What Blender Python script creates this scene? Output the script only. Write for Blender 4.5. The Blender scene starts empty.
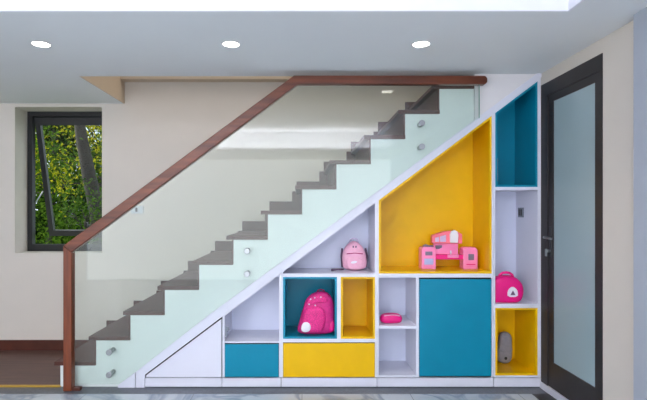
import bpy, bmesh, math, random
from mathutils import Vector, Matrix
from mathutils.geometry import tessellate_polygon
random.seed(7)
C = bpy.context.scene.collection
F = 500.0; CAMZ = 1.34; D = 3.846; BW = 4.89; CEIL = 2.41

def P(x, y, Y):
    return Vector(((x-302.0)*Y/F, Y, CAMZ+(213.0-y)*Y/F))

# ------------------------------------------------------------ materials
def srgb(c):
    return tuple(((v/255)/12.92 if v/255 <= .04045 else ((v/255+.055)/1.055)**2.4) for v in c)+(1,)
MATS = {}
def mat(name, rgb, rough=.5, metal=0, var=.04, scale=8, bump=0, coat=0, emit=None, strength=0, spec=.5):
    if name in MATS: return MATS[name]
    m = bpy.data.materials.new(name); m.use_nodes = True
    nt = m.node_tree; b = nt.nodes['Principled BSDF']
    c = srgb(rgb)
    tc = nt.nodes.new('ShaderNodeTexCoord'); n = nt.nodes.new('ShaderNodeTexNoise')
    n.inputs['Scale'].default_value = scale; n.inputs['Detail'].default_value = 4
    nt.links.new(tc.outputs['Object'], n.inputs['Vector'])
    r = nt.nodes.new('ShaderNodeValToRGB')
    r.color_ramp.elements[0].position = .3; r.color_ramp.elements[1].position = .7
    r.color_ramp.elements[0].color = tuple(v*(1-var) for v in c[:3])+(1,)
    r.color_ramp.elements[1].color = tuple(min(1, v*(1+var)) for v in c[:3])+(1,)
    nt.links.new(n.outputs['Fac'], r.inputs['Fac']); nt.links.new(r.outputs['Color'], b.inputs['Base Color'])
    b.inputs['Roughness'].default_value = rough; b.inputs['Metallic'].default_value = metal
    b.inputs['Coat Weight'].default_value = coat; b.inputs['Specular IOR Level'].default_value = spec
    if bump:
        bp = nt.nodes.new('ShaderNodeBump'); bp.inputs['Strength'].default_value = bump; bp.inputs['Distance'].default_value = .01
        nt.links.new(n.outputs['Fac'], bp.inputs['Height']); nt.links.new(bp.outputs['Normal'], b.inputs['Normal'])
    if emit:
        b.inputs['Emission Color'].default_value = srgb(emit); b.inputs['Emission Strength'].default_value = strength
    MATS[name] = m; return m

M_wall = mat('wall_paint', (218,210,200), .85, var=.015, scale=3)
M_beige = mat('beige_paint', (214,198,176), .85, var=.02, scale=3)
M_ceil = mat('ceiling_paint', (236,240,240), .9, var=.01, scale=2)
M_tray = mat('tray_paint', (240,240,248), .9, var=.01)
M_pillar = mat('pillar_bluish_light', (172,178,190), .8, var=.01)  # bluish grey puts the different light on this face into the colour
M_stair = mat('stair_white', (222,228,226), .7, var=.015)
M_white = mat('white_lacquer', (222,222,234), .35, var=.01)
M_shelfw = mat('white_shelf_interior', (218,222,242), .4, var=.01)
M_teal = mat('teal_lacquer', (0,134,164), .35, var=.03, spec=.3)
M_yel = mat('yellow_lacquer', (236,186,0), .35, var=.03, spec=.3)
M_gap = mat('gap_shade', (40,38,46), .8)  # near-black colour standing in for the shade inside the cabinet gaps
M_black = mat('black_aluminium', (50,46,47), .5, var=.05, metal=.1)
M_frame = mat('window_black_aluminium', (26,27,29), .5, var=.05)
M_blackh = mat('black_hardware', (16,16,18), .35)
M_chrome = mat('chrome', (150,152,155), .3, metal=1)
M_granite = mat('dark_granite', (72,78,88), .3, var=.25, scale=40)
M_brass = mat('brass_strip', (200,160,50), .4, metal=.5)
M_tread = mat('tread_stone', (82,44,36), .5, spec=.3, var=.12, scale=60)
M_riser = mat('riser_stone', (84,48,40), .5, spec=.3, var=.12, scale=50)
M_hot = mat('hot_pink', (236,12,128), .4, var=.04)
M_hot2 = mat('deep_pink', (176,10,98), .55, var=.1, scale=60)
M_pale = mat('pale_pink', (238,176,200), .6, var=.05, scale=40)
M_toy = mat('toy_pink', (250,140,190), .35, var=.03)
M_coral = mat('toy_coral', (250,120,140), .35, var=.03)
M_lilac = mat('lilac', (214,190,226), .5)
M_toywhite = mat('toy_white', (236,232,240), .4)
M_toygrey = mat('toy_grey', (120,110,130), .5)
M_toyblue = mat('toy_blue', (170,180,226), .4)
M_greybag = mat('grey_cloth', (140,140,150), .7, var=.08, scale=50)
M_plast = mat('switch_plastic', (200,204,208), .4)
M_steel = mat('steel_grey', (120,125,135), .35, metal=.7)
M_strap = mat('strap_mauve', (108,84,110), .7)
M_bark = mat('bark', (44,38,34), .9, var=.3, scale=14, bump=.6)
M_grass = mat('grass', (70,100,40), .95, var=.3, scale=6)
M_lamp = mat('lamp_disc', (255,255,250), .5, emit=(255,250,240), strength=9)
M_ring = mat('lamp_ring', (235,235,238), .4)
M_baseb = mat('wood_baseboard', (84,40,28), .4, var=.2, scale=10)

def wood(name, a, b_, rough, axis, sc):
    m = bpy.data.materials.new(name); m.use_nodes = True; nt = m.node_tree; p = nt.nodes['Principled BSDF']
    tc = nt.nodes.new('ShaderNodeTexCoord'); mp = nt.nodes.new('ShaderNodeMapping')
    s = [sc*14]*3; s[axis] = sc; mp.inputs['Scale'].default_value = s
    n = nt.nodes.new('ShaderNodeTexNoise'); n.inputs['Scale'].default_value = 2; n.inputs['Detail'].default_value = 6
    r = nt.nodes.new('ShaderNodeValToRGB'); r.color_ramp.elements[0].position = .32; r.color_ramp.elements[1].position = .68
    r.color_ramp.elements[0].color = srgb(a); r.color_ramp.elements[1].color = srgb(b_)
    nt.links.new(tc.outputs['Object'], mp.inputs['Vector']); nt.links.new(mp.outputs['Vector'], n.inputs['Vector'])
    nt.links.new(n.outputs['Fac'], r.inputs['Fac']); nt.links.new(r.outputs['Color'], p.inputs['Base Color'])
    p.inputs['Roughness'].default_value = rough
    return m
M_rail = wood('red_brown_wood', (80,34,16), (122,60,34), .35, 0, 1.0)
M_post = wood('post_wood', (88,36,12), (134,62,26), .35, 2, 1.0)
M_woodfloor = wood('brown_floor_boards', (84,60,54), (104,76,66), .45, 0, 1.2)

def tile():
    m = bpy.data.materials.new('marble_tile'); m.use_nodes = True; nt = m.node_tree; p = nt.nodes['Principled BSDF']
    tc = nt.nodes.new('ShaderNodeTexCoord'); n = nt.nodes.new('ShaderNodeTexNoise')
    n.inputs['Scale'].default_value = 2.2; n.inputs['Detail'].default_value = 8; n.inputs['Distortion'].default_value = 1.2
    nt.links.new(tc.outputs['Object'], n.inputs['Vector'])
    r = nt.nodes.new('ShaderNodeValToRGB'); e = r.color_ramp.elements
    e[0].position = .42; e[0].color = srgb((188,196,204)); e[1].position = .58; e[1].color = srgb((184,190,198))
    k = e.new(.5); k.color = srgb((140,152,166))
    bk = nt.nodes.new('ShaderNodeTexBrick'); bk.offset = 0
    bk.inputs['Scale'].default_value = 1; bk.inputs['Brick Width'].default_value = .8; bk.inputs['Row Height'].default_value = .8
    bk.inputs['Mortar Size'].default_value = .002; bk.inputs['Mortar'].default_value = srgb((120,125,130))
    nt.links.new(tc.outputs['Object'], bk.inputs['Vector'])
    nt.links.new(n.outputs['Fac'], r.inputs['Fac'])
    nt.links.new(r.outputs['Color'], bk.inputs['Color1']); nt.links.new(r.outputs['Color'], bk.inputs['Color2'])
    nt.links.new(bk.outputs['Color'], p.inputs['Base Color']); p.inputs['Roughness'].default_value = .18
    return m
M_tile = tile()

def glassmat(name, tint, ior=1.5, rough=0, boost=1.0, frost=0, frostcol=(1,1,1)):
    m = bpy.data.materials.new(name); m.use_nodes = True; nt = m.node_tree; nt.nodes.clear()
    out = nt.nodes.new('ShaderNodeOutputMaterial'); tr = nt.nodes.new('ShaderNodeBsdfTransparent'); tr.inputs[0].default_value = tint+(1,)
    gl = nt.nodes.new('ShaderNodeBsdfGlossy'); gl.inputs['Roughness'].default_value = rough
    fr = nt.nodes.new('ShaderNodeFresnel'); fr.inputs[0].default_value = ior
    mx = nt.nodes.new('ShaderNodeMixShader'); mu = nt.nodes.new('ShaderNodeMath'); mu.operation = 'MULTIPLY'; mu.inputs[1].default_value = boost
    nt.links.new(fr.outputs[0], mu.inputs[0]); nt.links.new(mu.outputs[0], mx.inputs[0])
    base = tr
    if frost:
        df = nt.nodes.new('ShaderNodeBsdfDiffuse'); df.inputs[0].default_value = frostcol+(1,)
        m2 = nt.nodes.new('ShaderNodeMixShader'); m2.inputs[0].default_value = frost
        nt.links.new(tr.outputs[0], m2.inputs[1]); nt.links.new(df.outputs[0], m2.inputs[2]); base = m2
    nt.links.new(base.outputs[0], mx.inputs[1]); nt.links.new(gl.outputs[0], mx.inputs[2])
    nt.links.new(mx.outputs[0], out.inputs[0])
    return m
M_glass = glassmat('green_clear_glass', (.955,.985,.968), boost=.8, frost=.01, frostcol=(.74,.95,.86))
M_glassedge = mat('glass_edge_green', (120,170,150), .2)
M_pane = glassmat('window_glass', (.93,.95,.94), boost=.35)
M_frost = mat('frosted_door_glass', (158,180,186), .25, var=.02, scale=2)

# ------------------------------------------------------------ mesh helpers
def link(name, bm, m, parent=None, smooth=False, bevel=0, seg=2):
    me = bpy.data.meshes.new(name); bmesh.ops.recalc_face_normals(bm, faces=bm.faces[:]); bm.to_mesh(me); bm.free()
    o = bpy.data.objects.new(name, me); C.objects.link(o)
    for x in (m if isinstance(m, (list, tuple)) else [m]): me.materials.append(x)
    if parent: o.parent = parent; o.matrix_parent_inverse = Matrix.Translation(-parent.location)
    if smooth:
        for p in me.polygons: p.use_smooth = True
    if bevel:
        b = o.modifiers.new('bevel', 'BEVEL'); b.width = bevel; b.segments = seg; b.limit_method = 'ANGLE'
    return o
def box(bm, x0, x1, y0, y1, z0, z1):
    v = [bm.verts.new((x, y, z)) for x in (x0, x1) for y in (y0, y1) for z in (z0, z1)]
    for f in ((0,1,3,2),(4,6,7,5),(0,4,5,1),(2,3,7,6),(0,2,6,4),(1,5,7,3)): bm.faces.new([v[i] for i in f])
def pbox(bm, px0, px1, pyt, pyb, y0, y1, at=None):
    a = P(px0, pyt, at or y0); b = P(px1, pyb, at or y0); box(bm, a.x, b.x, y0, y1, b.z, a.z)
def prism(bm, pts, y0, y1):           # pts = (X,Z)
    n = len(pts); A = [bm.verts.new((p[0], y0, p[1])) for p in pts]; B = [bm.verts.new((p[0], y1, p[1])) for p in pts]
    bm.faces.new(A); bm.faces.new(B[::-1])
    for i in range(n): j = (i+1) % n; bm.faces.new((A[i], B[i], B[j], A[j]))
def cprism(bm, pts, y0, y1):
    n = len(pts); A = [bm.verts.new((p[0], y0, p[1])) for p in pts]; B = [bm.verts.new((p[0], y1, p[1])) for p in pts]
    for t in tessellate_polygon([[Vector((p[0], p[1], 0)) for p in pts]]):
        bm.faces.new([A[i] for i in t]); bm.faces.new([B[i] for i in reversed(t)])
    for i in range(n): j = (i+1) % n; bm.faces.new((A[i], B[i], B[j], A[j]))
def pp(pts, Y): return [(P(x, y, Y).x, P(x, y, Y).z) for x, y in pts]
def cyl(bm, c, r, h, axis='Y', n=24, r2=None):
    M = {'Y': Matrix.Rotation(math.pi/2, 4, 'X'), 'Z': Matrix.Identity(4), 'X': Matrix.Rotation(math.pi/2, 4, 'Y')}[axis]
    bmesh.ops.create_cone(bm, cap_ends=True, segments=n, radius1=r, radius2=r if r2 is None else r2, depth=h, matrix=Matrix.Translation(c) @ M)
def sphere(bm, c, r, sx=1, sy=1, sz=1):
    bmesh.ops.create_uvsphere(bm, u_segments=16, v_segments=10, radius=r, matrix=Matrix.Translation(c) @ Matrix.Diagonal((sx, sy, sz, 1)))
def tube(bm, pts, r, n=8):
    rings = []
    for i, p in enumerate(pts):
        p = Vector(p); d = (Vector(pts[min(i+1, len(pts)-1)])-Vector(pts[max(i-1, 0)])).normalized()
        a = d.orthogonal().normalized() if abs(d.y) > .95 else d.cross(Vector((0,1,0))).normalized(); b = d.cross(a)
        rr = r[i] if isinstance(r, (list, tuple)) else r
        rings.append([bm.verts.new(p+(a*math.cos(t)+b*math.sin(t))*rr) for t in [2*math.pi*k/n for k in range(n)]])
    for i in range(len(rings)-1):
        for k in range(n): bm.faces.new((rings[i][k], rings[i][(k+1)%n], rings[i+1][(k+1)%n], rings[i+1][k]))
    bm.faces.new(rings[0]); bm.faces.new(rings[-1][::-1])
def smoothpoly(pts, it=2):
    for _ in range(it):
        q = []
        for i in range(len(pts)):
            a = pts[i]; b = pts[(i+1) % len(pts)]
            q += [(a[0]*.75+b[0]*.25, a[1]*.75+b[1]*.25), (a[0]*.25+b[0]*.75, a[1]*.25+b[1]*.75)]
        pts = q
    return pts
def pillow(bm, pts, yc, hf, hb, p=2.6, rings=7):   # puffed outline; hf bulge to the viewer, hb backwards
    cx = sum(a[0] for a in pts)/len(pts); cz = sum(a[1] for a in pts)/len(pts); n = len(pts)
    def ring(s, y): return [bm.verts.new((cx+(a[0]-cx)*s, y, cz+(a[1]-cz)*s)) for a in pts]
    S = [math.sin(math.pi/2*(1-k/rings)) for k in range(rings)]
    fr = [ring(s, yc-hf*(1-s**p)**(1/p)) for s in S]; bk = [ring(s, yc+hb*(1-s**p)**(1/p)) for s in S[1:]]
    for L in ([*fr], [fr[0]]+bk):
        for i in range(len(L)-1):
            for k in range(n): bm.faces.new((L[i][k], L[i][(k+1)%n], L[i+1][(k+1)%n], L[i+1][k]))
    bm.faces.new(fr[-1]); bm.faces.new(bk[-1])
def thing(name, label, cat, loc, group=None):
    o = bpy.data.objects.new(name, None); C.objects.link(o); o.location = loc; o.empty_display_size = .1
    o['label'] = label; o['category'] = cat
    if group: o['group'] = group
    return o
def tag(o, label, cat, group=None):
    o['label'] = label; o['category'] = cat
    if group: o['group'] = group
    return o
def struct(name, m, fn, label=None, bevel=0, cat=None):
    bm = bmesh.new(); fn(bm); o = link(name, bm, m, bevel=bevel); o['kind'] = 'structure'
    if label: o['label'] = label
    if cat: o['category'] = cat
    return o
def part(name, m, parent, fn, smooth=False, bevel=0, label=None, seg=2):
    bm = bmesh.new(); fn(bm); o = link(name, bm, m, parent, smooth, bevel, seg)
    if label: o['label'] = label
    return o

XR = 1.838; XL = -4.3; YR = -2.4
# ------------------------------------------------------------ setting
struct('floor', M_tile, lambda b: box(b, XL, XR, YR, 3.70, -.1, 0), 'pale grey marble tiled floor in front of the stairs', cat='floor')
struct('floor_border', M_granite, lambda b: box(b, XL, XR, 3.70, 3.87, -.1, 0), 'dark grey granite strip along the foot of the cabinets', cat='floor border')
struct('floor_border', M_blackh, lambda b: box(b, 1.70, XR, 2.2, 3.70, 0, .002), 'black stone strip along the foot of the door', cat='floor border')
struct('floor', M_woodfloor, lambda b: box(b, XL, XR+1.0, 3.87, BW, -.1, 0), 'brown wooden floor at the back left under the window', cat='floor')
struct('trim_1', M_brass, lambda b: box(b, XL, -1.86, 3.845, 3.885, 0, .006), 'thin brass strip between the wooden and stone floor', cat='floor strip')
wx0, wx1 = -2.807, -1.956; wz0, wz1 = .95, 2.377
def back(b):
    T = 5.25
    box(b, XL, wx0, BW, T, 0, 4.6); box(b, wx1, XR+1.2, BW, T, 0, 4.6)
    box(b, wx0, wx1, BW, T, 0, wz0); box(b, wx0, wx1, BW, T, wz1, 4.6)
struct('wall_back', M_wall, back, 'beige wall behind the staircase', cat='wall')
struct('baseboard_back', M_baseb, lambda b: box(b, XL, -1.5, BW-.015, BW, 0, .10), 'dark brown wooden baseboard under the window', cat='baseboard')
struct('trim_2', M_beige, lambda b: box(b, -1.735, XR, BW-.12, BW, 2.62, 2.95), 'beige beam across the stairwell', cat='beam')
dy0, dy1, dz1 = 3.055, 3.837, 2.318
def rw(b):
    box(b, XR, XR+.15, 2.70, dy0, 0, 2.75); box(b, XR, XR+.15, dy0, dy1, dz1, 2.75); box(b, XR, XR+.15, dy1, BW, 0, 4.6)
    box(b, XR, XR+.15, 2.70, dy1, 2.75, 4.6)
struct('wall_right', M_wall, rw, 'beige wall around the black framed door', cat='wall')
struct('wall_right', M_pillar, lambda b: box(b, 1.79, XR+.15, YR, 2.70, 0, 3.0), 'wall edge at the right with its bluish grey light put into the colour', cat='wall')
struct('wall_left', M_wall, lambda b: box(b, XL-.15, XL, YR, 5.25, 0, 4.6), 'beige wall at the left', cat='wall')
XU0 = P(475, 0, D).x
struct('wall_upper', mat('pale_upper_wall', (226,222,224), .8, var=.01), lambda b: prism(b, [(XU0, P(475,125,D).z), (XU0, CEIL), (XR, CEIL), (XR, P(541,76,D).z)], D+.006, D+.1), 'beige wall above the sloped cabinets', cat='wall')
# unseen rear wall above an opening, sized for daylight and glass reflections
def rear(b):
    box(b, XL, XR, YR-.2, YR, 2.41, 3.0)
struct('wall_front', M_wall, rear, 'wall above the wide opening opposite the stairs', cat='wall')
# ceiling
TY = 2.66; TX0, TX1 = -3.6, 1.423; TB = -1.15; OP = 3.915; OX = -1.735
def ceil(b):
    box(b, XL, OX-.01, TY, BW, CEIL, 2.76)
    box(b, OX-.01, XR, TY, OP, CEIL, 2.76)
    box(b, XL, TX0, YR, TY, CEIL, 2.76); box(b, TX1, XR, YR, TY, CEIL, 2.76); box(b, TX0, TX1, YR, TB, CEIL, 2.76)
struct('ceiling', M_ceil, ceil, 'grey white dropped ceiling with round downlights', cat='ceiling')
def tray(b):
    t = .012
    box(b, TX0, TX1, TB, TY, 2.76, 2.9)
    box(b, TX0, TX1, TY-t, TY-.0005, CEIL+.001, 2.76); box(b, TX1-t, TX1-.0005, TB, TY-t, CEIL+.001, 2.76)
    box(b, TX0, TX0+t, TB, TY-t, CEIL+.001, 2.76); box(b, TX0+t, TX1-t, TB, TB+t, CEIL+.001, 2.76)
struct('ceiling_tray', M_tray, tray, 'bright white raised ceiling tray', cat='ceiling')
struct('trim_3', M_beige, lambda b: box(b, OX-.01, OX, OP, BW, CEIL, 2.76), 'beige edge of the stairwell opening', cat='opening edge')
def upper(b):
    box(b, OX-.11, OX-.01, OP, BW, 2.76, 4.6); box(b, OX-.11, XR, OP-.1, OP, 2.76, 4.6); box(b, OX-.11, XR+.15, OP-.1, BW, 4.6, 4.7)
struct('wall_stairwell', M_wall, upper, 'beige walls of the upper stairwell', cat='wall')

# ------------------------------------------------------------ window

def ring(b, x0, x1, z0, z1, y0, y1, t, tb=None, tt=None):
    tb = tb or t; tt = tt or t
    box(b, x0, x0+t, y0, y1, z0, z1); box(b, x1-t, x1, y0, y1, z0, z1)
    box(b, x0+t, x1-t, y0, y1, z0, z0+tb); box(b, x0+t, x1-t, y0, y1, z1-tt, z1)

W = struct('window_1', M_frame, lambda b: ring(b, wx0, wx1, wz0, wz1, 5.11, 5.17, .05, .07, .05), 'black aluminium window with top-hung sash open to the trees', cat='window')
sash = bmesh.new(); th = 1.27
ring(sash, wx0+.055, wx1-.055, -th, 0, 0, .045, .05, .06, .08)
so = link('window_sash', sash, M_frame, W)
ang = math.radians(14); so.matrix_local = Matrix.Translation((0, 5.14, wz1-.055)) @ Matrix.Rotation(ang, 4, 'X')
pb = bmesh.new(); box(pb, wx0+.105, wx1-.105, .018, .024, -th+.06, -.08)
po = link('window_pane', pb, M_pane, so); po.matrix_parent_inverse = Matrix.Identity(4)
hb = bmesh.new(); box(hb, -2.33, -2.30, -.02, 0, -th+.05, -th+.13); box(hb, -2.325, -2.305, -.045, -.02, -th+.06, -th+.16)
ho = link('window_handle', hb, M_blackh, so); ho.matrix_parent_inverse = Matrix.Identity(4)
for xx in (wx0+.056, wx1-.066):
    sb = bmesh.new(); tube(sb, [(xx+.005, 5.16, wz0+.5), (xx+.005, 5.30, wz0+.62)], .006)
    s_ = link('window_stay', sb, M_chrome, W)

# ------------------------------------------------------------ door in the right wall
DR = struct('door_1', M_black, lambda b: [box(b, XR-.004, XR+.12, dy0, dy0+.035, .0, dz1), box(b, XR-.004, XR+.12, dy1-.10, dy1, .0, dz1), box(b, XR-.004, XR+.12, dy0+.035, dy1-.10, dz1-.10, dz1)], 'tall black framed door with frosted glass', cat='door')
ly0, ly1 = dy0+.035, dy1-.10
DL = part('door_leaf', M_black, DR, lambda b: [box(b, XR+.003, XR+.055, ly0, ly0+.052, .05, dz1-.10), box(b, XR+.003, XR+.055, ly1-.075, ly1, .05, dz1-.10), box(b, XR+.003, XR+.055, ly0+.052, ly1-.075, .05, .243), box(b, XR+.003, XR+.055, ly0+.052, ly1-.075, 2.16, dz1-.10)])
part('door_glass', M_frost, DL, lambda b: box(b, XR+.008, XR+.02, ly0+.052, ly1-.075, .243, 2.16), label='pale blue-grey frosted glass')
part('door_sill', M_white, DR, lambda b: box(b, XR-.012, XR+.06, dy0, dy1, .0, .048), label='white door sill')
def hplate(b):
    yb = ly1-.038
    box(b, XR-.004, XR+.012, yb-.018, yb+.018, 1.02, 1.24)
def hlever(b):
    yb = ly1-.038
    tube(b, [(XR, yb, 1.16), (XR-.05, yb, 1.16), (XR-.055, yb-.02, 1.16), (XR-.055, yb-.12, 1.155)], .009)
hp = part('handle_plate', M_blackh, DL, hplate, bevel=.003)
part('door_lever', M_chrome, DL, hlever, smooth=True, label='chrome lever')
part('door_keys', M_chrome, DL, lambda b: [cyl(b, (XR-.012, ly1-.038, 1.06), .012, .03, 'X', 14), box(b, XR-.04, XR-.027, ly1-.042, ly1-.034, 1.02, 1.075)], label='silver key in the lock')

# ------------------------------------------------------------ staircase
TX = lambda k: 61+34.45*(k-1)          # riser px
TYp = lambda k: 361.8-25.2*(k-1)       # tread top px
NS = 14; SF = 3.86
L1 = lambda x: 306-.75*(x-223); L2 = lambda x: 316-.75*(x-223)
L1b = lambda x: 385.5-.733*(x-117)
top_line = [(117,386),(136,371.9),(210,314.2),(270,270.4),(350,211.5),(478,117.3),(541,70.5)]
low_line = [(145,374.5),(541,77.5)]
def lerp(pts, x):
    for a, b in zip(pts, pts[1:]):
        if a[0] <= x <= b[0]: return a[1]+(b[1]-a[1])*(x-a[0])/(b[0]-a[0])
    return pts[-1][1]
ST = thing('staircase', 'staircase with brown stone treads and a white painted side, rising to the right', 'staircase', (P(61,387,D).x, SF, 0))
TH = .03
def X(px): return P(px, 0, D).x
def Z(py): return P(0, py, D).z
def body(b):
    pts = [(X(61), 0)]
    for k in range(1, 13):
        z = Z(TYp(k))-TH; pts += [(X(TX(k)), z), (min(X(TX(k+1)), XU0-.002), z)]
    pts += [(X(x), Z(lerp(top_line, x)+5)) for x in (474.7, 350, 270, 210, 136)] + [(X(120), 0)]
    cprism(b, pts, SF, BW-.002)
def body2(b):
    x1 = XU0; pts = [(x1, Z(125))]
    for k in (13, 14):
        z = Z(TYp(k))-TH; pts += [(x1 if k == 13 else X(TX(k)), z), (min(X(TX(k+1)), XR-.005), z)]
    pts += [(XR-.005, Z(80))]
    cprism(b, pts, D+.105, BW-.002)
part('upper_stair_body', M_stair, ST, body2)
part('stair_body', M_stair, ST, body, label='white painted stair side')
for k in range(1, NS+1):
    z = Z(TYp(k)); x0 = X(TX(k))-.054; x1 = min(X(TX(k+1)), XU0-.002 if k == 12 else XR-.005)
    if x0 > XR-.1: continue
    part('tread', M_tread, ST, lambda b: box(b, x0 if k != 13 else XU0, x1, SF-.014 if k < 13 else D+.105, BW-.002, z-TH, z), bevel=.003)
    zb = 0 if k == 1 else Z(TYp(k-1))
    part('riser', M_stair if k == 1 else M_riser, ST, lambda b: box(b, X(TX(k))-.012, X(TX(k)), SF+.001 if k < 13 else D+.105, BW-.002, zb, z-TH), label='white riser of the lowest step' if k == 1 else None)
    def sk(b):
        nx = x1; sx = x0
        box(b, sx, nx-.012, BW-.014, BW-.001, z, z+.095)
        if k < NS: box(b, nx-.012-.085, nx-.012, BW-.0138, BW-.0002, z+.095, Z(TYp(k+1))+.0)
    if k < NS-1: part('skirting', M_riser, ST, sk)

# ------------------------------------------------------------ glass balustrade
RY = 3.785
BA = thing('balustrade', 'glass balustrade with a red-brown wooden handrail and post along the stairs', 'balustrade', (P(69,390,RY).x, RY, 0))
def prismY(pts, Y0, h0, h1): return lambda b: prism(b, pp(pts, Y0), h0, h1)
part('handrail', M_rail, BA, lambda b: prism(b, pp([(65,245.5),(294,76.5),(484,76.8),(486,79),(486,83),(484,85),(298,85),(73.3,252)], RY), RY-.032, RY+.032), bevel=.006, seg=3)
part('newel_post', M_post, BA, lambda b: prism(b, pp([(65,389.9),(65,245.7),(73.3,252.2),(73.3,389.9)], RY), RY-.032, RY+.032), bevel=.005, seg=3)
part('post_foot', M_tread, BA, lambda b: pbox(b, 73.4, 81, 387, 389.9, RY-.02, RY+.02, RY))
gp = [(73.3,252)]+[(297,86)]+[(479,85)]+[(479,118)]+[(x, lerp(top_line, x)-.5) for x in (350,270,210,136)]+[(119,384),(73.3,384)]
def gl(b):
    pts = pp(gp, RY); cprism(b, pts, RY-.006, RY+.006)
go = part('glass_panel', M_glass, BA, gl, label='clear greenish glass')
ev = bmesh.new(); a = P(479,85,RY); c = P(479,118,RY); box(ev, a.x, a.x+.003, RY-.006, RY+.006, c.z, a.z)
e_ = link('glass_edge', ev, M_glassedge, BA)
for (px, py) in ((109,352.5),(109,375),(247,251),(247,274),(422,123),(422,146.5)):
    c = P(px, py, 3.77)
    part('standoff_pin', M_chrome, BA, lambda b: [cyl(b, (c.x, 3.771, c.z), .023, .016), cyl(b, (c.x, 3.825, c.z), .017, .07)], bevel=.003)

# ------------------------------------------------------------ sloped fascia (white band)
fz = D-.012
struct('trim_4', M_white, lambda b: prism(b, [(X(x), Z(y)) for x, y in [(118.5,387.15),(118.5,385),(135.6,372.2),(135.6,387.15)]], fz, D+.013), 'white corner piece at the low end of the sloped band', cat='trim')
def fascia(b):
    t = [(136.3,371.7),(210,314.2),(270,270.4),(350,211.5),(478,117.3),(540.8,70.8)]
    pts = [(136.3,387.15)]+t+[(540.8,77.6),(145,374.5),(145,387.15)]
    q = [(X(x), Z(y)) for x, y in pts]
    cprism(b, q, fz, D+.013)
struct('trim_5', M_white, fascia, 'white sloped band along the top of the cabinets', cat='trim')

# ------------------------------------------------------------ cabinets under the stairs
CD = .40; CB = D+CD; PZ = Z(377.3)
def q(pts): return [(X(x), Z(y)) for x, y in pts]
def unit(name, label, x0, x1):
    return thing(name, label, 'cabinet', (X((x0+x1)/2), D, 0), 'built-in cabinets under the stairs')
def side(u, px0, px1, ytop0, ytop1, ybot=377.3, nm='side_panel'):
    part(nm, M_white, u, lambda b: prism(b, q([(px0, ybot), (px0, ytop0), (px1, ytop1), (px1, ybot)]), D, CB), bevel=.001)
def shelf(u, px0, px1, y0, y1): part('shelf', M_white, u, lambda b: prism(b, q([(px0, y1), (px0, y0), (px1, y0), (px1, y1)]), D, CB-.012), bevel=.001)
def topp(u, px0, px1): part('top_panel', M_white, u, lambda b: prism(b, q([(px0, L2(px0)+.0), (px1, L2(px1)), (px1, L2(px1)+1.2), (px0, L2(px0)+1.2)]), D, CB), bevel=0)
def plinth(u, px0, px1):
    part('plinth', M_white, u, lambda b: prism(b, q([(px0+.3, 386.6), (px0+.3, 378), (px1-.3, 378), (px1-.3, 386.6)]), D-.004, D+.03), bevel=.001)
def backp(u, pts, m=None): part('back_panel', m or M_shelfw, u, lambda b: prism(b, q(pts), CB-.012, CB))
def liner(u, pts, m, label, t=.016):
    # pts clockwise/any convex polygon in px: coloured box lining a cubby, open at the front
    P2 = [Vector(v) for v in q(pts)]; n = len(P2)
    area = sum(P2[i].x*P2[(i+1)%n].y-P2[(i+1)%n].x*P2[i].y for i in range(n)); sgn = 1 if area > 0 else -1
    L = []
    for i in range(n):
        d = (P2[(i+1)%n]-P2[i]).normalized(); nrm = Vector((-d.y, d.x))*sgn; L.append((P2[i]+nrm*t, d))
    I = []
    for i in range(n):
        p1, d1 = L[i-1]; p2, d2 = L[i]; cr = d1.x*d2.y-d1.y*d2.x; s = ((p2-p1).x*d2.y-(p2-p1).y*d2.x)/cr; I.append(p1+d1*s)
    def f(b):
        y0, y1, yb = D+.0005, CB-.013, CB-.025
        O0 = [b.verts.new((p.x, y0, p.y)) for p in P2]; O1 = [b.verts.new((p.x, y1, p.y)) for p in P2]
        I0 = [b.verts.new((p.x, y0, p.y)) for p in I]; I1 = [b.verts.new((p.x, yb, p.y)) for p in I]
        for i in range(n):
            j = (i+1) % n
            b.faces.new((O0[i], O0[j], I0[j], I0[i])); b.faces.new((O0[i], O1[i], O1[j], O0[j])); b.faces.new((I0[i], I0[j], I1[j], I1[i]))
        b.faces.new(I1); b.faces.new(O1[::-1])
    part('cubby_liner', m, u, f, label=label)
def front(u, name, pts, m, label):
    o = part(name, m, u, lambda b: prism(b, q(pts), D-.004, D+.014), bevel=.0015, label=label); return o

# a: low triangular cupboard with a plain door
u = unit('stair_cabinet', 'lowest cabinet of the row with a plain white triangular door', 145, 222)
part('carcass', M_gap, u, lambda b: prism(b, q([(146,377.6),(146,375.2),(221.8,318.4),(221.8,377.6)]), D+.016, CB), label='cabinet body coloured dark as the shadow gap behind the door')
front(u, 'door', [(146.2,377.2),(146.2,375.4),(221.4,319),(221.4,377.2)], M_white, None)
plinth(u, 145, 222)
# b: white open triangle over teal drawer
u = unit('stair_cabinet', 'cabinet with a white open triangular cubby above a teal drawer', 222, 281)
side(u, 222.3, 224.6, L2(222.3)+.1, L2(224.6)+.1); side(u, 279, 281.4, L2(279)+.1, L2(281.4)+.1)
topp(u, 224.6, 279); shelf(u, 224.6, 279, 341.5, 343)
backp(u, [(224.6,377.3),(224.6,L2(224.6)+1.2),(279,L2(279)+1.2),(279,377.3)])
part('drawer_gap_shade', M_gap, u, lambda b: prism(b, q([(224.6,377.3),(224.6,343),(279,343),(279,377.3)]), D+.014, D+.03), label='dark panel coloured as the shade in the gap around the drawer')
front(u, 'drawer', [(225,376.9),(225,344.2),(278.6,344.2),(278.6,376.9)], M_teal, 'teal drawer front')
part('catch', M_steel, u, lambda b: [pbox(b, 224.7, 226.8, 327.5, 337, D+.01, D+.03, D), pbox(b, 226.8, 229, 327.5, 331, D+.012, D+.025, D)], bevel=.002, label='small grey metal catch')
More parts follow.
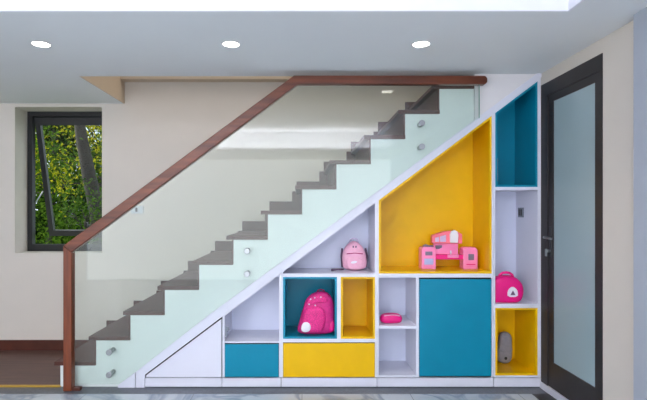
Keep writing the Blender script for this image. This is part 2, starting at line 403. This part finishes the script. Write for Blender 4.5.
plinth(u, 222, 281)
# c: triangle over teal + yellow cubbies over yellow drawer
u = unit('stair_cabinet', 'cabinet with small teal and yellow cubbies above a wide yellow drawer', 281, 377)
side(u, 281.5, 283, L2(281.5)+.1, L2(283)+.1); side(u, 375, 377, L2(375)+.1, L2(377)+.1)
topp(u, 283, 375); shelf(u, 283, 375, 273.6, 277); shelf(u, 283, 375, 338.8, 342.4)
side(u, 337, 340.8, 277, 277, 338.8, 'divider')
backp(u, [(283,377.3),(283,L2(283)+1.2),(375,L2(375)+1.2),(375,377.3)])
liner(u, [(283,338.8),(283,277),(337,277),(337,338.8)], M_teal, 'teal lined cubby')
liner(u, [(340.8,338.8),(340.8,277),(375,277),(375,338.8)], M_yel, 'yellow lined cubby')
part('drawer_gap_shade', M_gap, u, lambda b: prism(b, q([(283,377.3),(283,342.4),(375,342.4),(375,377.3)]), D+.014, D+.03), label='dark panel coloured as the shade in the gap around the drawer')
front(u, 'drawer', [(283.3,376.9),(283.3,343.4),(374.7,343.4),(374.7,376.9)], M_yel, 'yellow drawer front')
plinth(u, 281, 377)
# d: big yellow cubby
u = unit('stair_cabinet', 'cabinet with the large yellow cubby above white shelves and a teal door', 377, 493.5)
side(u, 377.1, 378.8, L2(377.1)+.1, L2(378.8)+.1); side(u, 491.7, 493.4, L2(491.7)+.1, L2(493.4)+.1)
topp(u, 378.8, 491.7); shelf(u, 378.8, 491.7, 273.6, 277.6)
side(u, 416, 419, 277.6, 277.6, 377.3, 'divider'); shelf(u, 378.8, 416, 325.8, 328.8)
backp(u, [(378.8,377.3),(378.8,L2(378.8)+1.2),(491.7,L2(491.7)+1.2),(491.7,377.3)])
liner(u, [(378.8,273.6),(378.8,L2(378.8)+1.2),(491.7,L2(491.7)+1.2),(491.7,273.6)], M_yel, 'large yellow lined cubby')
part('bottom_panel', M_white, u, lambda b: prism(b, q([(378.8,377.3),(378.8,375.6),(416,375.6),(416,377.3)]), D, CB-.012))
part('door_gap_shade', M_gap, u, lambda b: prism(b, q([(419,377.3),(419,277.6),(491.7,277.6),(491.7,377.3)]), D+.014, D+.03), label='dark panel coloured as the shade in the gap around the door')
front(u, 'door', [(419.4,376),(419.4,279.2),(491.3,279.2),(491.3,376)], M_teal, 'teal door')
plinth(u, 377, 493.5)
# e: tall column
u = unit('stair_cabinet', 'tallest cabinet beside the door with teal top and yellow bottom cubbies', 493.5, 541)
side(u, 493.6, 495.3, L2(493.6)+.1, L2(495.3)+.1); side(u, 537.6, 540.8, L2(537.6)+.1, L2(540.8)+.1)
topp(u, 495.3, 537.6); shelf(u, 495.3, 537.6, 187, 190); shelf(u, 495.3, 537.6, 303.8, 308); shelf(u, 495.3, 537.6, 375.4, 377.3)
backp(u, [(495.3,375.4),(495.3,L2(495.3)+1.2),(537.6,L2(537.6)+1.2),(537.6,375.4)])
liner(u, [(495.3,187),(495.3,L2(495.3)+1.2),(537.6,L2(537.6)+1.2),(537.6,187)], M_teal, 'teal lined cubby')
liner(u, [(495.3,375.4),(495.3,308),(537.6,308),(537.6,375.4)], M_yel, 'yellow lined cubby')
part('catch', M_steel, u, lambda b: pbox(b, 497.5, 499.5, 158, 181, D+.03, D+.045, D), bevel=.002, label='small grey metal catch')
plinth(u, 493.5, 541)

# sockets
def socket(loc, w, h, label, nslot, m=M_plast):
    t = thing('socket', label, 'socket', loc)
    x, y, z = loc
    part('plate', m, t, lambda b: box(b, x-w/2, x+w/2, y-.010, y, z-h/2, z+h/2), bevel=.003)
    for s in nslot: part('button', M_blackh, t, lambda b: box(b, x+s[0]-s[2]/2, x+s[0]+s[2]/2, y-.014, y-.0095, z+s[1]-s[3]/2, z+s[1]+s[3]/2), bevel=.001)
c = P(137.3, 209.8, BW); socket((c.x, BW, c.z), .125, .075, 'pale switch plate with one dark button on the wall behind the glass', [(-.005, 0, .02, .038)])
sx = X(537.6); sy = sx*F/219.5; sz = CAMZ+.5*sy/F
T = thing('socket', 'small grey metal socket on the inner side of the white cubby above the pink case', 'socket', (sx, sy, sz))
part('plate', M_steel, T, lambda b: box(b, sx-.010, sx, sy-.045, sy+.045, sz-.04, sz+.04), bevel=.002)
for dy in (-.02, .02): part('button', M_blackh, T, lambda b: box(b, sx-.014, sx-.0095, sy+dy-.011, sy+dy+.011, sz-.026, sz+.026), bevel=.001)

# ------------------------------------------------------------ things in the cubbies
# hot pink school backpack
zf = Z(338.8)+.016
BY = 3.935
def zpx(py, Y): return P(0, py, Y).z
def seated(pts, Y, zfloor):
    r = [(P(x, y, Y).x, P(x, y, Y).z) for x, y in pts]; zm = min(p[1] for p in r)
    return [(p[0], p[1]-zm+zfloor) for p in r], zfloor-zm
big = [(297,333.5),(298,326),(300.5,318),(303,309),(305.5,300),(311,294),(320,291),(328,292.5),(333,299),(334.5,311),(334,329),(331,333.5),(315,334.5)]
bp_, dz = seated(smoothpoly(big, 2), BY, zf)
T = thing('school_backpack', 'hot pink school backpack with a white patch in the teal cubby', 'backpack', (P(316,0,BY).x, BY, zf))
part('bag_body', mat('bag_pink', (206,34,124), .6, var=.12, scale=60), T, lambda b: pillow(b, bp_, BY, .06, .06, 3), smooth=True)
def local(pts, Y=BY): return [(P(x, y, Y).x, P(x, y, Y).z+dz) for x, y in pts]
M_dots = mat('pink_dotted_cloth', (222,40,130), .6, var=.35, scale=160)
fp = local(smoothpoly([(301,331),(301.5,322),(304,311),(308,306.5),(318,304.5),(324,308),(326,316),(324,327),(319,332)], 2))
FP = part('front_pocket', M_dots, T, lambda b: pillow(b, fp, BY-.052, .03, .02, 3), smooth=True, label='dotted pink front pocket')
tp = local(smoothpoly([(307,304),(308,299),(313,295.5),(320,294),(326,296.5),(328,302),(320,301.5)], 2))
TF = part('top_flap', M_dots, T, lambda b: pillow(b, tp, BY-.050, .016, .02, 3), smooth=True, label='lighter pink flap')
wp = local(smoothpoly([(301,325),(303,320.5),(308,320),(311,324),(310,329),(305,330.5),(301.5,329)], 2))
part('white_patch', M_toywhite, FP, lambda b: pillow(b, wp, BY-.080, .008, .01, 3), smooth=True, label='round white patch')
for (x, y) in ((310.5,298),(314.5,296.6),(320.5,296),(309,303),(315,304.2)):
    p = local([(x, y)])[0]
    part('silver_stud', M_toywhite, TF, lambda b: sphere(b, (p[0], BY-.068, p[1]), .006, 1, .6, 1), smooth=True)
part('zip', M_hot2, T, lambda b: tube(b, [(a, BY-.035, z) for a, z in local([(327,294),(330.5,300),(331.5,312),(331,330)])], .004), smooth=True)
part('side_pocket', M_hot, T, lambda b: pillow(b, local(smoothpoly([(327,332),(327,320),(333,318),(335,324),(334,332)], 2)), BY-.01, .04, .03, 3), smooth=True)
part('grab_loop', M_hot2, T, lambda b: tube(b, [(a, BY+.03, z) for a, z in local([(317,294),(318,291.2),(321,290.4),(324,291.2),(325,294)])], .005), smooth=True)
part('shoulder_strap', M_hot2, T, lambda b: tube(b, [(a, BY+y, z) for (a, z), y in zip(local([(307,303),(303,313),(300,325),(299,333)]), (.03,.05,.06,.03))], .009), smooth=True)

# small pale pink backpack
zf2 = Z(273.6); SY = 4.08
sm = [(343,269.5),(342.2,262),(342,255),(344,248.5),(349,243),(353.6,241),(358.5,243),(363.5,248.5),(366,255),(367,264),(365,269.3),(355,271)]
sp_, dz2 = seated(smoothpoly(sm, 2), SY, zf2)
T = thing('mini_backpack', 'small pale pink backpack on the white triangular shelf', 'backpack', (P(355,0,SY).x, SY, zf2))
def l2(pts): return [(P(x, y, SY).x, P(x, y, SY).z+dz2) for x, y in pts]
part('bag_body', M_pale, T, lambda b: pillow(b, sp_, SY, .06, .05, 3), smooth=True)
FP = part('front_pocket', M_pale, T, lambda b: pillow(b, l2(smoothpoly([(346,268.5),(345.5,257),(362,257),(363.5,268),(355,269.8)], 2)), SY-.052, .022, .02, 3), smooth=True)
part('zip', M_hot2, T, lambda b: tube(b, [(a, SY-.058, z) for a, z in l2([(346,253.8),(354,253),(362,253.8)])], .004), smooth=True, label='dark pink zip')
part('badge', M_toywhite, FP, lambda b: pillow(b, l2(smoothpoly([(350,263.5),(350,261),(356,260.3),(356,262.6)], 2)), SY-.072, .006, .004, 3), smooth=True, label='white badge')
part('grab_loop', M_lilac, T, lambda b: tube(b, [(a, SY+.0, z) for a, z in l2([(349,243.5),(350.5,239.8),(353.5,238.6),(357,239.8),(358.5,243.5)])], .004), smooth=True)
for xs in ((342.4,341.6,342.4), (365.6,367.6,366.4)):
    part('shoulder_strap', M_strap, T, lambda b: tube(b, [(a, SY+.02, z) for a, z in l2([(xs[0],249),(xs[1],257),(xs[2],268)])], .008), smooth=True)
part('strap_end', M_strap, T, lambda b: tube(b, [(P(343,0,SY).x, SY-.02, zf2+.01), (P(337,0,SY).x, SY-.05, zf2+.012), (P(331,0,SY).x, SY-.06, zf2+.008)], [.007,.006,.010]), smooth=True, label='mauve strap lying on the shelf')
part('bow', M_strap, T, lambda b: [sphere(b, (P(352.6,0,SY).x, SY-.055, l2([(0,246.8)])[0][1]), .006, 1, .5, 1.5), sphere(b, (P(355.2,0,SY).x, SY-.055, l2([(0,246.8)])[0][1]), .006, 1, .5, 1.5)], smooth=True, label='small mauve bow')

# toy kitchen
KY = 4.02; kz = Z(273.6)+.016
T = thing('toy_kitchen', 'pink plastic toy kitchen set in the large yellow cubby', 'toy kitchen', (P(449,0,KY).x, KY, kz))
def K(pts, Y=KY): 
    o = kz-P(0,270,KY).z; return [(P(x, y, KY).x, P(x, y, KY).z+o) for x, y in pts]
def kp(name, m, pts, y0, y1, label=None, bev=.004, sm=0, par=None):
    pts = smoothpoly(pts, sm) if sm else pts
    return part(name, m, par or T, lambda b: prism(b, K(pts), KY+y0, KY+y1), bevel=bev, label=label)
OV = kp('oven_unit', M_toy, [(421.3,270),(421.3,249.5),(423,248),(434,248),(435.5,249.5),(435.5,270)], -.01, .09)
kp('oven_door', M_toyblue, [(424,265.5),(424,259.5),(433,259.5),(433,265.5)], -.014, -.009, 'lilac oven window', .001, par=OV)
kp('oven_panel', M_toygrey, [(425,256.3),(425,252.5),(432,252.5),(432,256.3)], -.013, -.009, 'grey control panel', .001, par=OV)
kp('hob_pans', M_toygrey, [(424,248),(424,246.6),(427,245.6),(431,246.8),(434,246.4),(434.5,248)], .02, .05, 'small grey pans on the hob', .002)
FR = kp('fridge_unit', M_toy, [(463,270),(463,250),(465,248.3),(475,248.3),(477.3,251),(477.3,270)], -.01, .09)
kp('fridge_picture', M_toygrey, [(468,261),(468,255),(473.5,255),(473.5,261)], -.013, -.009, 'small dark picture', .001, par=FR)
kp('fridge_trim', M_hot, [(466,265.8),(466,264.8),(475,264.8),(475,265.8)], -.012, -.009, 'hot pink trim line', .0005, par=FR)
kp('back_wall', M_toy, [(436,258),(436,245),(460.5,245),(460.5,258)], .06, .09)
kp('worktop', M_hot, [(435.5,260.5),(435.5,256.8),(438,255.6),(464,256),(464,260.5)], .0, .08, 'hot pink worktop')
kp('sink_front', M_toy, [(447.5,258.8),(447.5,255.5),(458.5,255.5),(458.5,258.8)], -.006, .01, 'pale pink sink front', .002)
UC = kp('upper_cupboard', M_coral, [(433.3,244.8),(433.3,236.5),(446,232.5),(457,231.8),(463.5,235.5),(463.5,244.8)], .03, .09, 'coral upper cupboard')
for i, pts in enumerate(([(436,243),(436,239),(440,238),(440,243)], [(441,243),(441,237.6),(447,236),(447,243)])):
    kp('cupboard_window', M_lilac, pts, .026, .031, None, .001, par=UC)
kp('cooker_hood', M_toywhite, [(451,244),(450.5,236),(452,232.5),(455,231),(458,232.5),(459,236),(458.5,244)], .01, .05, 'white cooker hood', .004)
kp('tea_set', M_toygrey, [(438,250.5),(437,247),(444,246.5),(444,248.8),(441,250.5)], .055, .061, None, .001)
kp('faucet', M_toywhite, [(451.5,255.6),(451.5,251.8),(452.7,251.8),(452.7,255.6)], .03, .04, None, .001)

# hot pink carry case
zc = Z(303.8); CY = 3.885
cs = [(493,303.8),(489.5,299),(488.3,291),(490,284),(494.5,279.5),(500,277.3),(506,276.9),(512,277.3),(518,280),(522.3,284.5),(524.2,291),(523,299),(519.5,303.8),(506,304)]
case, dz3 = seated(smoothpoly(cs, 2), CY, zc)
T = thing('carry_case', 'round hot pink plastic carry case with a white emblem beside the door', 'carry case', (P(506,0,CY).x, CY, zc))
part('case_body', M_hot, T, lambda b: pillow(b, case, CY+.03, .05, .05, 5), smooth=True)
def l3(pts): return [(P(x, y, CY).x, P(x, y, CY).z+dz3) for x, y in pts]
part('case_handle', M_hot, T, lambda b: tube(b, [(a, CY+.02, z) for a, z in l3([(499.5,279.5),(500.8,276.2),(503.5,274.3),(507,273.8),(510.5,274.3),(513.2,276.2),(514.5,279.5)])], .010, 10), smooth=True)
part('case_seam', M_hot2, T, lambda b: tube(b, [(a, CY+.03, z+.0) for a, z in [(p[0]*1+0, p[1]) for p in case[:-3]]], .004), smooth=True)
em = l3(smoothpoly([(506.3,297.6),(506.3,292),(508.5,288.5),(511.5,287.2),(514.5,288.8),(516.6,292),(516.6,297.6)], 1))
EM = part('emblem', M_toywhite, T, lambda b: prism(b, em, CY-.026, CY-.016), bevel=.002, label='white arched emblem')
part('emblem_motif', M_strap, EM, lambda b: prism(b, l3([(509,295.6),(511.5,291),(514,295.6)]), CY-.028, CY-.0255), label='small mauve mark')

# small pink pouch
zp = Z(325.8); OY = 3.92
T = thing('pouch', 'small flat hot pink pouch on the white shelf below the yellow cubby', 'pouch', (P(392,0,OY).x, OY, zp))
pu, dz4 = seated(smoothpoly([(381.5,324),(380,319),(383,315),(392,314),(400.5,315),(403.3,319),(401.5,324),(392,324.3)], 2), OY, zp)
part('pouch_body', M_hot, T, lambda b: pillow(b, pu, OY+.03, .045, .045, 3), smooth=True)
part('pouch_rim', M_pale, T, lambda b: tube(b, [(P(x,0,OY).x, OY-.003, P(0,y,OY).z+dz4) for x, y in ((384,316.3),(392,315.6),(400,316.3))], .006), smooth=True, label='pale pink rim')

# grey bag in lower yellow cubby
zg = Z(375.4)+.016; GY = 4.11
T = thing('grey_bag', 'small grey bag with a dark clasp in the bottom yellow cubby', 'bag', (P(503,0,GY).x, GY, zg))
gb, dz5 = seated(smoothpoly([(497,364),(496.3,350),(498,346),(499,338),(501,333.5),(505,332.5),(509,333.5),(511,338),(511,347),(511.5,350),(510.5,364)], 2), GY, zg)
part('bag_body', M_greybag, T, lambda b: pillow(b, gb, GY, .04, .04, 4), smooth=True)
part('clasp', M_blackh, T, lambda b: sphere(b, (P(504,0,GY).x, GY-.038, P(0,358,GY).z+dz5), .012, 1, .6, 1.1), smooth=True, label='dark clasp')
part('bag_flap', M_steel, T, lambda b: tube(b, [(P(x,0,GY).x, GY-.036, P(0,y,GY).z+dz5) for x, y in ((498.6,350.5),(504,351.6),(509.4,350.5))], .004), smooth=True)

# ------------------------------------------------------------ downlights
LY = 1.07*F/169
for px, lab in ((41, 'round recessed ceiling downlight above the window, leftmost in view'), (231, 'round recessed ceiling downlight above the handrail bend, middle one'), (421, 'round recessed ceiling downlight nearest the black framed door')):
    x = P(px, 0, LY).x
    T = thing('ceiling_downlight', lab, 'ceiling light', (x, LY, CEIL), 'recessed downlights')
    def rg(b):
        n = 32
        for i in range(n):
            a0, a1 = 2*math.pi*i/n, 2*math.pi*(i+1)/n
            v = [b.verts.new((x+r*math.cos(a), LY+r*math.sin(a), z)) for (r, a, z) in ((.052,a0,CEIL-.003),(.052,a1,CEIL-.003),(.060,a1,CEIL-.001),(.060,a0,CEIL-.001))]
            b.faces.new(v)
            w = [b.verts.new((x+r*math.cos(a), LY+r*math.sin(a), z)) for (r, a, z) in ((.052,a0,CEIL-.003),(.052,a1,CEIL-.003),(.052,a1,CEIL),(.052,a0,CEIL))]
            b.faces.new(w)
    part('trim_ring', M_ring, T, rg)
    part('light_disc', M_lamp, T, lambda b: cyl(b, (x, LY, CEIL-.0012), .051, .002, 'Z', 32))
    l = bpy.data.lights.new('downlight_spot', 'SPOT'); l.energy = 14; l.spot_size = math.radians(120); l.spot_blend = .8; l.shadow_soft_size = .05; l.color = (1,.95,.86)
    lo = bpy.data.objects.new('downlight_spot', l); C.objects.link(lo); lo.location = (x, LY, CEIL-.02)

# ------------------------------------------------------------ outside
struct('ground', M_grass, lambda b: box(b, -30, 30, 5.25, 40, -.4, -.3), 'grassy ground outside the window', cat='ground')
def leafmat(name, a, b_):
    m = bpy.data.materials.new(name); m.use_nodes = True; nt = m.node_tree; nt.nodes.clear()
    out = nt.nodes.new('ShaderNodeOutputMaterial'); tc = nt.nodes.new('ShaderNodeTexCoord'); n = nt.nodes.new('ShaderNodeTexNoise'); n.inputs['Scale'].default_value = 9
    r = nt.nodes.new('ShaderNodeValToRGB'); r.color_ramp.elements[0].position = .35; r.color_ramp.elements[1].position = .65
    r.color_ramp.elements[0].color = srgb(a); r.color_ramp.elements[1].color = srgb(b_)
    d = nt.nodes.new('ShaderNodeBsdfDiffuse'); t = nt.nodes.new('ShaderNodeBsdfTranslucent'); mx = nt.nodes.new('ShaderNodeMixShader'); mx.inputs[0].default_value = .45
    nt.links.new(tc.outputs['Object'], n.inputs['Vector']); nt.links.new(n.outputs['Fac'], r.inputs['Fac'])
    nt.links.new(r.outputs[0], d.inputs[0]); nt.links.new(r.outputs[0], t.inputs[0])
    nt.links.new(d.outputs[0], mx.inputs[1]); nt.links.new(t.outputs[0], mx.inputs[2]); nt.links.new(mx.outputs[0], out.inputs[0])
    return m
LF1 = leafmat('yellow_green_leaves', (104,124,16), (190,180,40)); LF2 = leafmat('green_leaves', (34,64,16), (84,112,36)); LF3 = leafmat('dark_leaves', (24,40,16), (56,78,34))
def crown(b, c, rad, n, size, clumps=40):
    cl = []
    for _ in range(clumps):
        while True:
            p = Vector([random.uniform(-1, 1) for _ in range(3)])
            if p.length < 1: break
        cl.append(Vector((c[0]+p.x*rad[0], c[1]+p.y*rad[1], c[2]+p.z*rad[2])))
    for i in range(n):
        k = random.choice(cl); p = k+Vector([random.gauss(0, .2) for _ in range(3)])
        R = Matrix.Rotation(random.uniform(0, 6.28), 3, 'Z') @ Matrix.Rotation(random.uniform(-1.1, 1.1), 3, 'X') @ Matrix.Rotation(random.uniform(-.6, .6), 3, 'Y')
        s = size*random.uniform(.6, 1.3)
        v = [b.verts.new(p+R @ Vector(q_)*s) for q_ in ((0,-1,0),(.42,-.2,.06),(.36,.4,.05),(0,1,-.12),(-.36,.4,.05),(-.42,-.2,.06))]
        b.faces.new((v[0], v[1], v[2], v[3])); b.faces.new((v[0], v[3], v[4], v[5]))
def tree(label, trunk, cc, rad, n, size, lm, r0, clumps=40):
    T = thing('garden_tree', label, 'tree', (trunk[0][0], trunk[0][1], trunk[0][2]))
    def tk(b):
        tube(b, trunk, [r0*(1-.12*i) for i in range(len(trunk))], 12)
    part('trunk', M_bark, T, tk, smooth=True)
    br = Vector(trunk[-2])
    for s in range(4):
        e = Vector(cc)+Vector((random.uniform(-.7,.7)*rad[0], random.uniform(-.5,.5)*rad[1], random.uniform(0,.7)*rad[2]))
        part('branch', M_bark, T, lambda b: tube(b, [br, br.lerp(e, .5)+Vector((0,0,.1)), e], [r0*.4, r0*.25, r0*.1], 8), smooth=True)
    def fo(b): crown(b, cc, rad, n, size, clumps)
    part('foliage', lm, T, fo)
def at(px, py, Y): v = P(px, py, Y); return (v.x, v.y, v.z)
tree('thick leaning tree trunk with yellow-green leaves outside the window', [(at(100,0,9)[0], 9, -.3), at(98,215,9), at(90,180,9), at(82,140,9), at(77,105,9), at(74,70,9)], at(66,120,9.6), (1.5,.15,1.3), 3200, .045, LF1, .16, 40)
tree('bushy green tree with hanging leaves at the left of the window view', [(at(20,0,7)[0]-.3, 7, -.3), at(18,250,7), at(22,200,7), at(28,150,7)], at(38,205,7.1), (.35,.12,1.3), 1300, .035, LF2, .05, 26)
tree('dark green tree at the right of the window view', [(at(125,0,10.6)[0], 10.6, -.3), at(123,250,10.6), at(118,190,10.6), at(112,130,10.6)], at(86,190,11.2), (2.0,.25,1.6), 7000, .055, LF2, .09, 70)
tree('dense tree filling the far background beyond the window', [(at(50,0,13)[0], 13, -.3), at(50,240,13), at(52,190,13), at(55,130,13)], at(60,185,13.5), (3.4,.5,2.9), 17000, .12, LF3, .12, 200)
tree('young leafy tree low in front of the leaning trunk', [(at(86,0,7.9)[0], 7.9, -.3), at(86,260,7.9), at(86,235,7.9), at(86,215,7.9)], at(86,222,8.0), (.5,.12,.45), 1300, .035, LF2, .04, 20)

# ------------------------------------------------------------ light
w = bpy.data.worlds.new('sky'); bpy.context.scene.world = w; w.use_nodes = True
bg = w.node_tree.nodes['Background']; bg.inputs[0].default_value = (.78, .88, 1, 1); bg.inputs[1].default_value = 1.6
def light(name, kind, loc, rot, energy, color, **k):
    l = bpy.data.lights.new(name, kind); l.energy = energy; l.color = color
    for a, v in k.items(): setattr(l, a, v)
    o = bpy.data.objects.new(name, l); C.objects.link(o); o.location = loc; o.rotation_euler = rot; return o
s = light('sun', 'SUN', (-6, 10, 12), (0,0,0), 6.0, (1,.93,.75), angle=.01)
s.rotation_euler = Vector((.75, -.12, -.8)).to_track_quat('-Z', 'Y').to_euler()
light('rear_daylight', 'AREA', (-1.25, YR+.05, 1.22), (math.radians(90), 0, 0), 62, (1,.985,.97), shape='RECTANGLE', size=6.0, size_y=2.38)
light('stairwell_fill', 'AREA', (.1, 4.4, 4.5), (0,0,0), 16, (1,.92,.8), shape='RECTANGLE', size=2.5, size_y=.6)  # added fill from above, no lamp is seen in the stairwell
light('cove_light', 'AREA', (-1.1, TB+.12, 2.46), (math.radians(180), 0, 0), 62, (.95,.97,1), shape='RECTANGLE', size=4.6, size_y=.1)

cam = bpy.data.cameras.new('camera'); co = bpy.data.objects.new('camera', cam); C.objects.link(co)
co.location = (0, 0, CAMZ); co.rotation_euler = (math.radians(90), 0, 0)
cam.sensor_width = 36; cam.lens = F/647*36; cam.shift_x = 21.5/647; cam.shift_y = 13/647; cam.clip_start = .05
S = bpy.context.scene; S.camera = co
S.view_settings.view_transform = 'Standard'; S.view_settings.look = 'None'; S.view_settings.exposure = 0.5; S.view_settings.gamma = 1
